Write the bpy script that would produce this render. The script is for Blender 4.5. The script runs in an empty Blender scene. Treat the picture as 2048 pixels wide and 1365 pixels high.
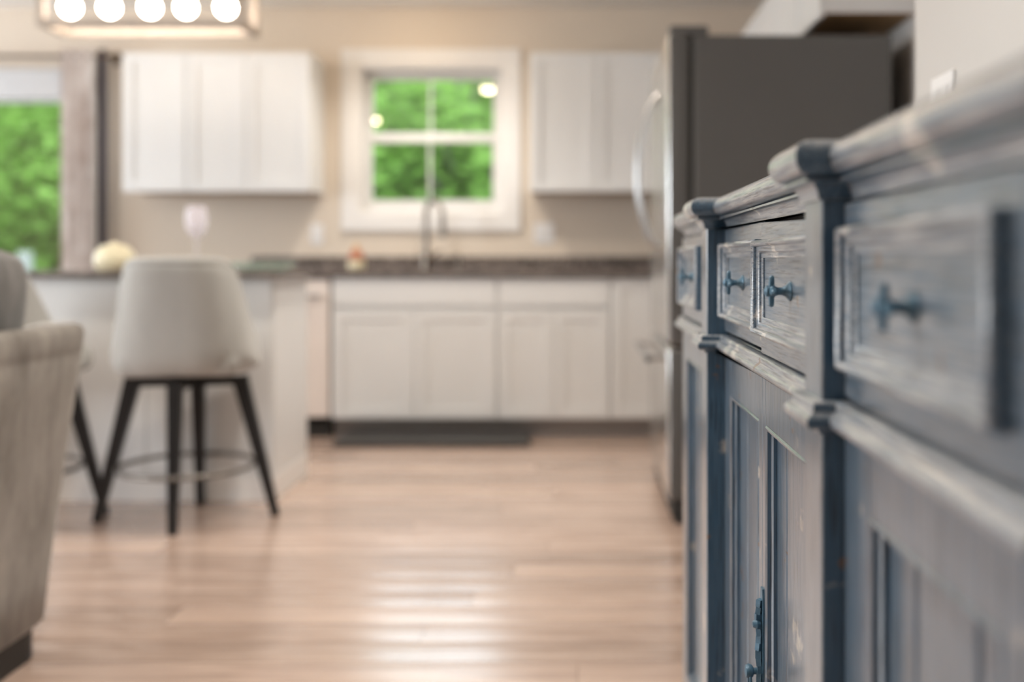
import bpy, bmesh, math, random
from mathutils import Vector, Matrix
R = random.Random(7)
D = bpy.data
COL = bpy.context.scene.collection
SC = bpy.context.scene
PI = math.pi

# ------------------------------------------------------------------ camera
EYE = 0.965
cam_d = D.cameras.new('camera'); cam = D.objects.new('camera', cam_d); COL.objects.link(cam)
cam.location = (0, 0, EYE); cam.rotation_euler = (PI / 2, 0, 0)
cam_d.lens = 36; cam_d.sensor_width = 36; cam_d.sensor_fit = 'HORIZONTAL'
cam_d.shift_x = -(1156 - 1024) / 2048
cam_d.shift_y = -(682.5 - 523) / 2048
cam_d.clip_start = 0.02; cam_d.clip_end = 300
cam_d.dof.use_dof = True; cam_d.dof.focus_distance = 1.24; cam_d.dof.aperture_fstop = 1.9
SC.camera = cam
# ------------------------------------------------------------------ exposure
vs = SC.view_settings
vs.view_transform = 'Standard'; vs.look = 'None'; vs.gamma = 1.0; vs.use_curve_mapping = False
vs.exposure = 0.32
# ------------------------------------------------------------------ sky
W = D.worlds.new('sky'); SC.world = W; W.use_nodes = True
bg = W.node_tree.nodes['Background']
bg.inputs[0].default_value = (0.80, 0.90, 1.0, 1); bg.inputs[1].default_value = 5.2
# ------------------------------------------------------------------ large daylight sources (in window openings)
def area(name, loc, rot, sx, sy, power, col):
    l = D.lights.new(name, 'AREA'); l.shape = 'RECTANGLE'; l.size = sx; l.size_y = sy; l.energy = power; l.color = col
    o = D.objects.new(name, l); COL.objects.link(o); o.location = loc; o.rotation_euler = rot
    return o
# daylight behind the two unseen windows in the left wall
area('daylight', (-4.99, 1.45, 1.5), (0, -PI / 2, 0), 1.5, 1.7, 82, (0.97, 0.985, 1.0))
area('daylight', (-4.99, 4.9, 1.5), (0, -PI / 2, 0), 1.5, 1.5, 20, (0.97, 0.985, 1.0))

# ------------------------------------------------------------------ materials
MATS = {}
def nmat(name):
    m = D.materials.new(name); m.use_nodes = True
    nt = m.node_tree; b = nt.nodes['Principled BSDF']
    return m, nt, b
def plain(name, col, rough=0.5, metal=0.0, spec=0.5, noise=0.0, nscale=8.0, bump=0.0, bscale=60.0, coat=0.0, sheen=0.0):
    if name in MATS: return MATS[name]
    m, nt, b = nmat(name); N, L = nt.nodes, nt.links
    b.inputs['Base Color'].default_value = (*col, 1); b.inputs['Roughness'].default_value = rough
    b.inputs['Metallic'].default_value = metal; b.inputs['Specular IOR Level'].default_value = spec
    b.inputs['Coat Weight'].default_value = coat; b.inputs['Sheen Weight'].default_value = sheen
    tc = N.new('ShaderNodeTexCoord')
    if noise:
        n = N.new('ShaderNodeTexNoise'); n.inputs['Scale'].default_value = nscale; n.inputs['Detail'].default_value = 5
        L.new(tc.outputs['Object'], n.inputs['Vector'])
        r = N.new('ShaderNodeValToRGB')
        r.color_ramp.elements[0].position = 0.3; r.color_ramp.elements[1].position = 0.7
        r.color_ramp.elements[0].color = (*[c * (1 - noise) for c in col], 1)
        r.color_ramp.elements[1].color = (*[min(1, c * (1 + noise)) for c in col], 1)
        L.new(n.outputs['Fac'], r.inputs['Fac']); L.new(r.outputs['Color'], b.inputs['Base Color'])
    if bump:
        n2 = N.new('ShaderNodeTexNoise'); n2.inputs['Scale'].default_value = bscale; n2.inputs['Detail'].default_value = 3
        L.new(tc.outputs['Object'], n2.inputs['Vector'])
        bp = N.new('ShaderNodeBump'); bp.inputs['Strength'].default_value = bump; bp.inputs['Distance'].default_value = 0.002
        L.new(n2.outputs['Fac'], bp.inputs['Height']); L.new(bp.outputs['Normal'], b.inputs['Normal'])
    MATS[name] = m
    return m
def emit(name, col, s):
    m, nt, b = nmat(name)
    b.inputs['Base Color'].default_value = (*col, 1)
    b.inputs['Emission Color'].default_value = (*col, 1); b.inputs['Emission Strength'].default_value = s
    return m
def glass(name, tint=(1, 1, 1), refl=1.5, rough=0.0, lo=0.0):
    m = D.materials.new(name); m.use_nodes = True; nt = m.node_tree; N, L = nt.nodes, nt.links
    for n in list(N): N.remove(n)
    o = N.new('ShaderNodeOutputMaterial'); mx = N.new('ShaderNodeMixShader')
    t = N.new('ShaderNodeBsdfTransparent'); t.inputs[0].default_value = (*tint, 1)
    g = N.new('ShaderNodeBsdfGlossy'); g.inputs['Roughness'].default_value = rough
    f = N.new('ShaderNodeFresnel'); f.inputs['IOR'].default_value = refl
    ad = N.new('ShaderNodeMath'); ad.operation = 'ADD'; ad.inputs[1].default_value = lo
    L.new(f.outputs[0], ad.inputs[0]); L.new(ad.outputs[0], mx.inputs[0]); L.new(t.outputs[0], mx.inputs[1]); L.new(g.outputs[0], mx.inputs[2])
    L.new(mx.outputs[0], o.inputs['Surface'])
    return m

def mat_floor():
    m, nt, b = nmat('oak_plank'); N, L = nt.nodes, nt.links
    oi = N.new('ShaderNodeObjectInfo'); tc = N.new('ShaderNodeTexCoord')
    ad = N.new('ShaderNodeVectorMath'); ad.operation = 'ADD'
    sc = N.new('ShaderNodeVectorMath'); sc.operation = 'SCALE'; sc.inputs['Scale'].default_value = 37.0
    cmb = N.new('ShaderNodeCombineXYZ'); L.new(oi.outputs['Random'], cmb.inputs[0]); L.new(oi.outputs['Random'], cmb.inputs[1])
    L.new(cmb.outputs[0], sc.inputs[0]); L.new(tc.outputs['Object'], ad.inputs[0]); L.new(sc.outputs[0], ad.inputs[1])
    mp = N.new('ShaderNodeMapping'); mp.inputs['Scale'].default_value = (1.3, 16, 16); L.new(ad.outputs[0], mp.inputs['Vector'])
    n = N.new('ShaderNodeTexNoise'); n.inputs['Scale'].default_value = 2.2; n.inputs['Detail'].default_value = 8; n.inputs['Distortion'].default_value = 0.8
    L.new(mp.outputs[0], n.inputs['Vector'])
    r = N.new('ShaderNodeValToRGB'); e = r.color_ramp.elements
    e[0].position = 0.28; e[0].color = (0.37, 0.255, 0.20, 1); e[1].position = 0.72; e[1].color = (0.63, 0.48, 0.395, 1)
    L.new(n.outputs['Fac'], r.inputs['Fac'])
    hv = N.new('ShaderNodeHueSaturation')
    mr = N.new('ShaderNodeMapRange'); mr.inputs['To Min'].default_value = 0.80; mr.inputs['To Max'].default_value = 1.15
    L.new(oi.outputs['Random'], mr.inputs['Value']); L.new(mr.outputs[0], hv.inputs['Value']); L.new(r.outputs['Color'], hv.inputs['Color'])
    L.new(hv.outputs[0], b.inputs['Base Color'])
    rr = N.new('ShaderNodeMapRange'); rr.inputs['To Min'].default_value = 0.17; rr.inputs['To Max'].default_value = 0.30
    L.new(oi.outputs['Random'], rr.inputs['Value']); L.new(rr.outputs[0], b.inputs['Roughness'])
    b.inputs['Specular IOR Level'].default_value = 0.6; b.inputs['Coat Weight'].default_value = 0.7; b.inputs['Coat Roughness'].default_value = 0.25
    bp = N.new('ShaderNodeBump'); bp.inputs['Strength'].default_value = 0.12; bp.inputs['Distance'].default_value = 0.001
    L.new(n.outputs['Fac'], bp.inputs['Height']); L.new(bp.outputs['Normal'], b.inputs['Normal'])
    return m

def mat_distressed(name, blue, pale, grain_axis, thresh=0.66, rough=0.30, brush=0.56):
    """blue chalk paint, dry-brushed and rubbed through to pale undercoat along edges, bare brown wood in a few chips"""
    m, nt, b = nmat(name); N, L = nt.nodes, nt.links
    tc = N.new('ShaderNodeTexCoord')
    mp = N.new('ShaderNodeMapping'); s = [260, 260, 260]; s[grain_axis] = 13; mp.inputs['Scale'].default_value = s
    L.new(tc.outputs['Object'], mp.inputs['Vector'])
    g = N.new('ShaderNodeTexNoise'); g.inputs['Scale'].default_value = 1.0; g.inputs['Detail'].default_value = 6; g.inputs['Roughness'].default_value = 0.65
    L.new(mp.outputs[0], g.inputs['Vector'])
    big = N.new('ShaderNodeTexNoise'); big.inputs['Scale'].default_value = 14; big.inputs['Detail'].default_value = 6; L.new(tc.outputs['Object'], big.inputs['Vector'])
    # rubbed edges: the bevelled normal differs from the true normal near edges
    bv = N.new('ShaderNodeBevel'); bv.samples = 6; bv.inputs['Radius'].default_value = 0.0016
    ge = N.new('ShaderNodeNewGeometry')
    dt = N.new('ShaderNodeVectorMath'); dt.operation = 'DOT_PRODUCT'; L.new(bv.outputs[0], dt.inputs[0]); L.new(ge.outputs['Normal'], dt.inputs[1])
    ed = N.new('ShaderNodeMapRange'); ed.inputs['From Min'].default_value = 0.99; ed.inputs['From Max'].default_value = 0.82; ed.inputs['To Max'].default_value = 0.30
    L.new(dt.outputs['Value'], ed.inputs['Value'])
    st = N.new('ShaderNodeMapRange'); st.inputs['From Min'].default_value = 0.22; st.inputs['From Max'].default_value = 0.80; st.inputs['To Max'].default_value = brush
    L.new(g.outputs['Fac'], st.inputs['Value'])
    pt = N.new('ShaderNodeMapRange'); pt.inputs['From Min'].default_value = thresh; pt.inputs['From Max'].default_value = thresh + 0.05; pt.inputs['To Max'].default_value = 0.7
    L.new(big.outputs['Fac'], pt.inputs['Value'])
    # dry-brush strongest on front and upward faces, painting in the light they catch
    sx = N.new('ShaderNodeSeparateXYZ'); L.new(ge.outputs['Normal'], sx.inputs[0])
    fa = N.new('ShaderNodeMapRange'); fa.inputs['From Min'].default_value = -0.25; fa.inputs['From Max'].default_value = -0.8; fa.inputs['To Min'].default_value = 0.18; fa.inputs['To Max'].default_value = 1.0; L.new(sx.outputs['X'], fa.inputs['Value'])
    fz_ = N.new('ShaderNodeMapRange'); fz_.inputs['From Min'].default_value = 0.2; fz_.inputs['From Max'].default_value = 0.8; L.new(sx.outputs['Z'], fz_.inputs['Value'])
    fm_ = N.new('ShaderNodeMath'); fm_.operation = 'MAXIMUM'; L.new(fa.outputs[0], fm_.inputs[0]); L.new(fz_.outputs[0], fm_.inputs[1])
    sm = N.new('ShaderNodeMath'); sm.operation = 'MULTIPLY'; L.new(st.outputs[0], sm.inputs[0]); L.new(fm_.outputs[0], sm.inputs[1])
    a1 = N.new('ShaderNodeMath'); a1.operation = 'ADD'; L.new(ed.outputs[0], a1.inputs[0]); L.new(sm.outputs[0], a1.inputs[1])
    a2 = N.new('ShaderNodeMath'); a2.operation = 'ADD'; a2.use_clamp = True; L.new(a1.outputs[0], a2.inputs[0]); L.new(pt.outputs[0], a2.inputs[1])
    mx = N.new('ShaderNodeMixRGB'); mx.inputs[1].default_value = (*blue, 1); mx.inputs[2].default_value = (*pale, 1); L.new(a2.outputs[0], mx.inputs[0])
    # chips to brown wood
    ch = N.new('ShaderNodeTexNoise'); ch.inputs['Scale'].default_value = 22; ch.inputs['Detail'].default_value = 7
    of = N.new('ShaderNodeVectorMath'); of.operation = 'ADD'; of.inputs[1].default_value = (5.3, 2.1, 8.7); L.new(tc.outputs['Object'], of.inputs[0]); L.new(of.outputs[0], ch.inputs['Vector'])
    cm = N.new('ShaderNodeMapRange'); cm.inputs['From Min'].default_value = 0.685; cm.inputs['From Max'].default_value = 0.70; cm.inputs['To Max'].default_value = 0.8
    L.new(ch.outputs['Fac'], cm.inputs['Value'])
    m2 = N.new('ShaderNodeMixRGB'); m2.inputs[2].default_value = (0.17, 0.10, 0.055, 1); L.new(cm.outputs[0], m2.inputs[0]); L.new(mx.outputs[0], m2.inputs[1])
    mp2 = N.new('ShaderNodeMapping'); s2 = [420, 420, 420]; s2[grain_axis] = 14; mp2.inputs['Scale'].default_value = s2; L.new(tc.outputs['Object'], mp2.inputs['Vector'])
    g2 = N.new('ShaderNodeTexNoise'); g2.inputs['Scale'].default_value = 1.0; g2.inputs['Detail'].default_value = 3; L.new(mp2.outputs[0], g2.inputs['Vector'])
    dk_ = N.new('ShaderNodeMapRange'); dk_.inputs['From Min'].default_value = 0.36; dk_.inputs['From Max'].default_value = 0.46; dk_.inputs['To Min'].default_value = 0.45; L.new(g2.outputs['Fac'], dk_.inputs['Value'])
    m3 = N.new('ShaderNodeMixRGB'); m3.blend_type = 'MULTIPLY'; m3.inputs[0].default_value = 1.0; L.new(m2.outputs[0], m3.inputs[1]); L.new(dk_.outputs[0], m3.inputs[2])
    L.new(m3.outputs[0], b.inputs['Base Color'])
    b.inputs['Roughness'].default_value = rough; b.inputs['Specular IOR Level'].default_value = 0.6
    b.inputs['Coat Weight'].default_value = 0.8; b.inputs['Coat Roughness'].default_value = 0.22
    bp = N.new('ShaderNodeBump'); bp.inputs['Strength'].default_value = 0.2; bp.inputs['Distance'].default_value = 0.0008
    ag = N.new('ShaderNodeMath'); ag.operation = 'ADD'; L.new(g.outputs['Fac'], ag.inputs[0]); L.new(dk_.outputs[0], ag.inputs[1]); L.new(ag.outputs[0], bp.inputs['Height'])
    b2 = N.new('ShaderNodeBump'); b2.inputs['Strength'].default_value = 0.5; b2.inputs['Distance'].default_value = 0.0012; b2.invert = True
    L.new(cm.outputs[0], b2.inputs['Height']); L.new(bp.outputs[0], b2.inputs['Normal'])
    L.new(b2.outputs['Normal'], b.inputs['Normal'])
    return m

def mat_leaf(name, c1, c2):
    m = D.materials.new(name); m.use_nodes = True; nt = m.node_tree; N, L = nt.nodes, nt.links
    b = N['Principled BSDF']; o = N['Material Output']
    n = N.new('ShaderNodeTexNoise'); n.inputs['Scale'].default_value = 1.1; n.inputs['Detail'].default_value = 4
    tc = N.new('ShaderNodeTexCoord'); L.new(tc.outputs['Object'], n.inputs['Vector'])
    r = N.new('ShaderNodeValToRGB'); r.color_ramp.elements[0].position = 0.35; r.color_ramp.elements[1].position = 0.65
    r.color_ramp.elements[0].color = (*c1, 1); r.color_ramp.elements[1].color = (*c2, 1)
    L.new(n.outputs['Fac'], r.inputs['Fac']); L.new(r.outputs['Color'], b.inputs['Base Color'])
    b.inputs['Roughness'].default_value = 0.6; b.inputs['Specular IOR Level'].default_value = 0.2
    t = N.new('ShaderNodeBsdfTranslucent'); L.new(r.outputs['Color'], t.inputs['Color'])
    mx = N.new('ShaderNodeMixShader'); mx.inputs[0].default_value = 0.5
    L.new(b.outputs[0], mx.inputs[1]); L.new(t.outputs[0], mx.inputs[2]); L.new(mx.outputs[0], o.inputs['Surface'])
    return m

def mat_fabric(name, c1, c2, scale=9, stretch=(1, 1, 0.4)):
    m, nt, b = nmat(name); N, L = nt.nodes, nt.links
    tc = N.new('ShaderNodeTexCoord'); mp = N.new('ShaderNodeMapping'); mp.inputs['Scale'].default_value = stretch; L.new(tc.outputs['Object'], mp.inputs[0])
    n = N.new('ShaderNodeTexNoise'); n.inputs['Scale'].default_value = scale; n.inputs['Detail'].default_value = 7; n.inputs['Roughness'].default_value = 0.7
    L.new(mp.outputs[0], n.inputs['Vector'])
    r = N.new('ShaderNodeValToRGB'); r.color_ramp.elements[0].position = 0.33; r.color_ramp.elements[1].position = 0.67
    r.color_ramp.elements[0].color = (*c1, 1); r.color_ramp.elements[1].color = (*c2, 1)
    L.new(n.outputs['Fac'], r.inputs['Fac']); L.new(r.outputs['Color'], b.inputs['Base Color'])
    b.inputs['Roughness'].default_value = 0.95; b.inputs['Specular IOR Level'].default_value = 0.1; b.inputs['Sheen Weight'].default_value = 0.25
    w = N.new('ShaderNodeTexNoise'); w.inputs['Scale'].default_value = 320; L.new(tc.outputs['Object'], w.inputs['Vector'])
    bp = N.new('ShaderNodeBump'); bp.inputs['Strength'].default_value = 0.4; bp.inputs['Distance'].default_value = 0.002
    L.new(w.outputs['Fac'], bp.inputs['Height']); L.new(bp.outputs[0], b.inputs['Normal'])
    return m

def mat_granite():
    m, nt, b = nmat('granite'); N, L = nt.nodes, nt.links
    tc = N.new('ShaderNodeTexCoord'); v = N.new('ShaderNodeTexNoise'); v.inputs['Scale'].default_value = 55; v.inputs['Detail'].default_value = 6
    L.new(tc.outputs['Object'], v.inputs['Vector']); r = N.new('ShaderNodeValToRGB')
    r.color_ramp.elements[0].position = 0.38; r.color_ramp.elements[0].color = (0.045, 0.038, 0.035, 1)
    r.color_ramp.elements[1].position = 0.68; r.color_ramp.elements[1].color = (0.30, 0.25, 0.225, 1)
    L.new(v.outputs['Fac'], r.inputs['Fac']); L.new(r.outputs['Color'], b.inputs['Base Color']); b.inputs['Roughness'].default_value = 0.22
    return m

M = {}
M['beige'] = plain('beige_wall_paint', (0.70, 0.61, 0.51), 0.75, noise=0.015, nscale=3, bump=0.08, bscale=180)
M['pale_wall'] = plain('wall_paint_daylit', (0.60, 0.58, 0.555), 0.75, noise=0.012, nscale=3, bump=0.08, bscale=180)  # beige paint under cooler daylight; that tint is put into the colour
M['ceil'] = plain('ceiling_paint', (0.78, 0.75, 0.71), 0.85, bump=0.1, bscale=120)
M['white'] = plain('white_lacquer', (0.75, 0.755, 0.755), 0.38, noise=0.01, nscale=4)
M['trim'] = plain('white_trim_paint', (0.82, 0.80, 0.78), 0.4, noise=0.01)
M['cassette'] = plain('grey_white_aluminium', (0.52, 0.52, 0.53), 0.5, noise=0.02)
M['vinyl'] = plain('window_vinyl', (0.72, 0.715, 0.70), 0.35, noise=0.01)
M['birch'] = plain('unfinished_birch', (0.33, 0.20, 0.09), 0.65, noise=0.15, nscale=20)
M['floor'] = mat_floor()
M['subfloor'] = plain('subfloor_dark', (0.16, 0.10, 0.07), 0.8, noise=0.1)
M['granite'] = mat_granite()
M['black'] = plain('black_steel', (0.012, 0.012, 0.013), 0.42, metal=0.2, noise=0.05)
M['grey_metal'] = plain('grey_metal', (0.20, 0.185, 0.17), 0.4, metal=0.8, noise=0.03)
M['blackplastic'] = plain('black_plastic', (0.015, 0.014, 0.013), 0.5, noise=0.05)
M['nickel'] = plain('brushed_nickel', (0.22, 0.19, 0.16), 0.3, metal=1.0, noise=0.03, nscale=40)
M['steel'] = plain('stainless_steel', (0.66, 0.66, 0.65), 0.24, metal=1.0, noise=0.03, nscale=30)
M['steelhandle'] = plain('satin_steel', (0.42, 0.42, 0.42), 0.3, metal=1.0, noise=0.02)
M['fridge'] = plain('fridge_grey_enamel', (0.115, 0.114, 0.111), 0.5, noise=0.03, nscale=3, bump=0.15, bscale=900)
M['fridgedark'] = plain('dark_grey_gasket', (0.03, 0.03, 0.03), 0.6, noise=0.05)
M['almond'] = plain('almond_enamel', (0.82, 0.74, 0.69), 0.35, noise=0.02)
M['mat'] = plain('dark_rubber_mat', (0.045, 0.043, 0.042), 0.45, noise=0.1, bump=0.2, bscale=200)
M['toe'] = plain('grey_toe_kick', (0.34, 0.32, 0.31), 0.5, noise=0.03)
M['stool'] = mat_fabric('stool_faux_suede', (0.385, 0.385, 0.37), (0.44, 0.44, 0.425), 7)
M['chair'] = mat_fabric('armchair_chenille', (0.20, 0.18, 0.16), (0.46, 0.43, 0.39), 7, (1, 1, 0.35))
M['cushion'] = mat_fabric('cushion_chenille', (0.11, 0.11, 0.11), (0.26, 0.255, 0.25), 11)
M['curtain'] = mat_fabric('curtain_print', (0.50, 0.42, 0.38), (0.86, 0.82, 0.80), 6, (1, 1, 0.7))
M['navy'] = mat_fabric('curtain_dark', (0.075, 0.065, 0.085), (0.11, 0.095, 0.12), 9)
M['rod'] = plain('bronze_rod', (0.13, 0.09, 0.06), 0.45, metal=0.6, noise=0.05)
M['lampwood'] = plain('weathered_lamp_wood', (0.50, 0.43, 0.37), 0.6, noise=0.12, nscale=25)
M['cream'] = plain('cream_ceramic', (0.78, 0.71, 0.50), 0.3, noise=0.03)
M['terracotta'] = plain('terracotta_glaze', (0.42, 0.16, 0.09), 0.4, noise=0.1)
M['tan'] = plain('tan_wood', (0.55, 0.36, 0.19), 0.5, noise=0.1)
M['plate'] = plain('white_plastic_plate', (0.82, 0.81, 0.81), 0.35, noise=0.01)
M['bulb'] = emit('bulb_glow', (1.0, 0.88, 0.74), 19)
M['can'] = emit('can_glow', (1.0, 0.80, 0.55), 60)
M['pane'] = glass('window_glass', (0.97, 0.99, 0.98), 1.5, 0.0, 0.03)
def frosted(name, col, fac):
    m = D.materials.new(name); m.use_nodes = True; nt = m.node_tree; N, L = nt.nodes, nt.links
    b = N['Principled BSDF']; o = N['Material Output']; b.inputs['Base Color'].default_value = (*col, 1); b.inputs['Roughness'].default_value = 0.2
    t = N.new('ShaderNodeBsdfTransparent'); mx = N.new('ShaderNodeMixShader'); mx.inputs[0].default_value = fac
    L.new(t.outputs[0], mx.inputs[1]); L.new(b.outputs[0], mx.inputs[2]); L.new(mx.outputs[0], o.inputs['Surface'])
    return m
M['wine'] = frosted('frosted_lilac_glass', (0.88, 0.83, 0.90), 0.28)
M['tray'] = frosted('pale_green_glass', (0.50, 0.60, 0.52), 0.6)
BLUE = (0.020, 0.082, 0.155); PALE = (0.50, 0.46, 0.405)
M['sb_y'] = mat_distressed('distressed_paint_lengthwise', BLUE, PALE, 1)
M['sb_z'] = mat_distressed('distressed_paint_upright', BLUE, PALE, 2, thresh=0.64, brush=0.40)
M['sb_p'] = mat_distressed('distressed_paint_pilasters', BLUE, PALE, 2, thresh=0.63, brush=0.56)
M['sb_top'] = mat_distressed('distressed_paint_worn_lit_mouldings', BLUE, (0.60, 0.58, 0.55), 1, thresh=0.63, brush=0.85)  # worn noses; the extra paleness also paints in their highlights
M['sb_iron'] = plain('painted_iron', (0.075, 0.16, 0.235), 0.38, metal=0.15, noise=0.25, nscale=90, bump=0.2, bscale=300)
M['sb_dark'] = plain('bare_dark_wood', (0.03, 0.022, 0.017), 0.8, noise=0.2)
M['grass'] = plain('lawn_grass', (0.055, 0.13, 0.025), 0.9, noise=0.3, nscale=1.5)
M['leafA'] = mat_leaf('leaf_bright', (0.125, 0.26, 0.035), (0.31, 0.51, 0.12))
M['leafB'] = mat_leaf('leaf_mid', (0.075, 0.17, 0.028), (0.23, 0.41, 0.09))
M['bark'] = plain('bark_pale', (0.15, 0.14, 0.12), 0.9, noise=0.3, nscale=12)
M['deckwood'] = plain('painted_deck_wood', (0.22, 0.23, 0.22), 0.7, noise=0.05)

# ------------------------------------------------------------------ mesh helpers
def box(bm, x0, x1, y0, y1, z0, z1, bev=0.0, seg=2):
    if x0 > x1: x0, x1 = x1, x0
    if y0 > y1: y0, y1 = y1, y0
    if z0 > z1: z0, z1 = z1, z0
    r = bmesh.ops.create_cube(bm, size=1.0)
    vv = r['verts']
    for v in vv:
        v.co = Vector((x0 + (v.co.x + .5) * (x1 - x0), y0 + (v.co.y + .5) * (y1 - y0), z0 + (v.co.z + .5) * (z1 - z0)))
    if bev:
        es = list({e for v in vv for e in v.link_edges})
        bmesh.ops.bevel(bm, geom=es, offset=bev, segments=seg, affect='EDGES', profile=0.5)
    return bm
def newbox(*a, **k):
    return box(bmesh.new(), *a, **k)
def lathe(bm, prof, center=(0, 0, 0), axis='z', seg=32):
    rings = []
    for (r, h) in prof:
        ring = []
        for i in range(seg):
            a = 2 * PI * i / seg
            c, s = math.cos(a) * r, math.sin(a) * r
            if axis == 'z': p = (c, s, h)
            elif axis == '-x': p = (-h, c, s)
            else: p = (c, h, s)
            ring.append(bm.verts.new(Vector(p) + Vector(center)))
        rings.append(ring)
    for a, b_ in zip(rings, rings[1:]):
        for i in range(seg):
            j = (i + 1) % seg
            bm.faces.new((a[i], a[j], b_[j], b_[i]))
    bm.faces.new(rings[0][::-1]); bm.faces.new(rings[-1])
    return bm
def tube(bm, pts, r, seg=12, closed=False):
    pts = [Vector(p) for p in pts]; n = len(pts); rr = r if isinstance(r, (list, tuple)) else [r] * n
    rings = []; prev = None
    for i, p in enumerate(pts):
        if closed: t = pts[(i + 1) % n] - pts[i - 1]
        else: t = pts[min(i + 1, n - 1)] - pts[max(i - 1, 0)]
        t.normalize()
        if prev is None:
            u = t.orthogonal().normalized()
        else:
            u = (prev - t * prev.dot(t)).normalized()
        prev = u; w = t.cross(u)
        rings.append([bm.verts.new(p + (u * math.cos(2 * PI * k / seg) + w * math.sin(2 * PI * k / seg)) * rr[i]) for k in range(seg)])
    m = n if closed else n - 1
    for i in range(m):
        a, b_ = rings[i], rings[(i + 1) % n]
        for k in range(seg):
            bm.faces.new((a[k], a[(k + 1) % seg], b_[(k + 1) % seg], b_[k]))
    if not closed:
        bm.faces.new(rings[0][::-1]); bm.faces.new(rings[-1])
    return bm
def bar(bm, a, b_, w, d, w2=None, d2=None):
    """tapered rectangular bar from a to b"""
    a, b_ = Vector(a), Vector(b_); w2 = w2 or w; d2 = d2 or d
    t = (b_ - a).normalized()
    rad = Vector((t.x, t.y, 0))
    u = rad.normalized() if rad.length > 1e-4 else Vector((1, 0, 0))
    v = t.cross(u).normalized(); u = v.cross(t).normalized()
    A = [bm.verts.new(a + u * sx * w / 2 + v * sy * d / 2) for sx, sy in ((-1, -1), (1, -1), (1, 1), (-1, 1))]
    B = [bm.verts.new(b_ + u * sx * w2 / 2 + v * sy * d2 / 2) for sx, sy in ((-1, -1), (1, -1), (1, 1), (-1, 1))]
    for i in range(4):
        j = (i + 1) % 4; bm.faces.new((A[i], A[j], B[j], B[i]))
    bm.faces.new(A[::-1]); bm.faces.new(B)
    return bm
def sweep(bm, path, prof, closed=False, planemap=None):
    """sweep profile [(offset,height)] along plan path [(x,y)], offset to the left normal, mitred corners"""
    n = len(path); nor = []
    P = [Vector(p) for p in path]
    segs = n if closed else n - 1
    for i in range(segs):
        d = (P[(i + 1) % n] - P[i]).normalized(); nor.append(Vector((-d.y, d.x)))
    cols = []
    for i in range(n):
        if closed: n1, n2 = nor[i - 1], nor[i]
        else: n1, n2 = nor[max(i - 1, 0)], nor[min(i, segs - 1)]
        mt = (n1 + n2); mt = mt / (1 + n1.dot(n2))
        col = []
        for (o, h) in prof:
            q = P[i] + mt * o; co = Vector((q.x, q.y, h))
            if planemap: co = planemap(co)
            col.append(bm.verts.new(co))
        cols.append(col)
    for i in range(segs):
        a, b_ = cols[i], cols[(i + 1) % n]
        for k in range(len(prof) - 1):
            bm.faces.new((a[k], b_[k], b_[k + 1], a[k + 1]))
    return cols
def link(name, bm, mat, parent=None, smooth=None, world=True):
    """bmesh in world coordinates -> mesh object; origin taken to the parent's"""
    bmesh.ops.remove_doubles(bm, verts=bm.verts, dist=1e-6)
    bmesh.ops.recalc_face_normals(bm, faces=bm.faces)
    if parent is not None and world:
        off = Vector(parent['_w']) if '_w' in parent else Vector((0, 0, 0))
        bmesh.ops.translate(bm, verts=bm.verts, vec=-off)
    me = D.meshes.new(name); bm.to_mesh(me); bm.free()
    o = D.objects.new(name, me); COL.objects.link(o)
    if mat: me.materials.append(mat)
    if smooth is not None:
        for p in me.polygons: p.use_smooth = True
        if smooth < 180:
            me.set_sharp_from_angle(angle=math.radians(smooth))
    if parent is not None:
        o.parent = parent; o['_w'] = parent['_w'] if '_w' in parent else (0, 0, 0)
    else:
        # origin to the base centre
        xs = [v.co for v in me.vertices]
        c = Vector(((min(v.x for v in xs) + max(v.x for v in xs)) / 2, (min(v.y for v in xs) + max(v.y for v in xs)) / 2, min(v.z for v in xs)))
        me.transform(Matrix.Translation(-c)); o.location = c; o['_w'] = tuple(c)
    return o
def tag(o, label, cat, group=None):
    o['label'] = label; o['category'] = cat
    if group: o['group'] = group
    return o
def thing(name, label, cat, loc, group=None):
    o = D.objects.new(name, None); COL.objects.link(o); o.location = loc; o['_w'] = tuple(loc); o.empty_display_size = 0.1
    return tag(o, label, cat, group)
def struct(name, bm, mat, parent=None, smooth=None):
    o = link(name, bm, mat, parent, smooth)
    if parent is None: o['kind'] = 'structure'
    return o
def structroot(name, loc):
    o = D.objects.new(name, None); COL.objects.link(o); o.location = loc; o['_w'] = tuple(loc); o['kind'] = 'structure'; o.empty_display_size = 0.1
    return o
def copytree(o, parent=None):
    c = o.copy(); COL.objects.link(c)
    if parent: c.parent = parent
    for ch in list(o.children): copytree(ch, c)
    return c

# ------------------------------------------------------------------ room shell
XL, XR, XN, YB, YF, H = -4.9, 1.24, 0.70, 6.19, -3.0, 2.50
YC = 2.127       # corner where the near right wall ends
def wall_holes(axis, pos0, pos1, a0, a1, holes):
    """wall slab between pos0..pos1 (thickness), spanning a0..a1, holes [(u0,u1,z0,z1)]"""
    bm = bmesh.new()
    us = sorted({a0, a1, *[h[0] for h in holes], *[h[1] for h in holes]})
    for u0, u1 in zip(us, us[1:]):
        zs = [(0, H)]
        for h in holes:
            if h[0] <= u0 + 1e-6 and h[1] >= u1 - 1e-6:
                zs = [(0, h[2]), (h[3], H)]
        for z0, z1 in zs:
            if z1 - z0 > 1e-4:
                if axis == 'x': box(bm, u0, u1, pos0, pos1, z0, z1)
                else: box(bm, pos0, pos1, u0, u1, z0, z1)
    return bm
WIN = (-1.32, -0.455, 1.257, 2.14)
SLD = (-4.62, -3.03, 0.0, 2.02)
struct('wall_back', wall_holes('x', YB, YB + .15, XL - .15, XR + .15, [WIN, SLD]), M['beige'])
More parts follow.
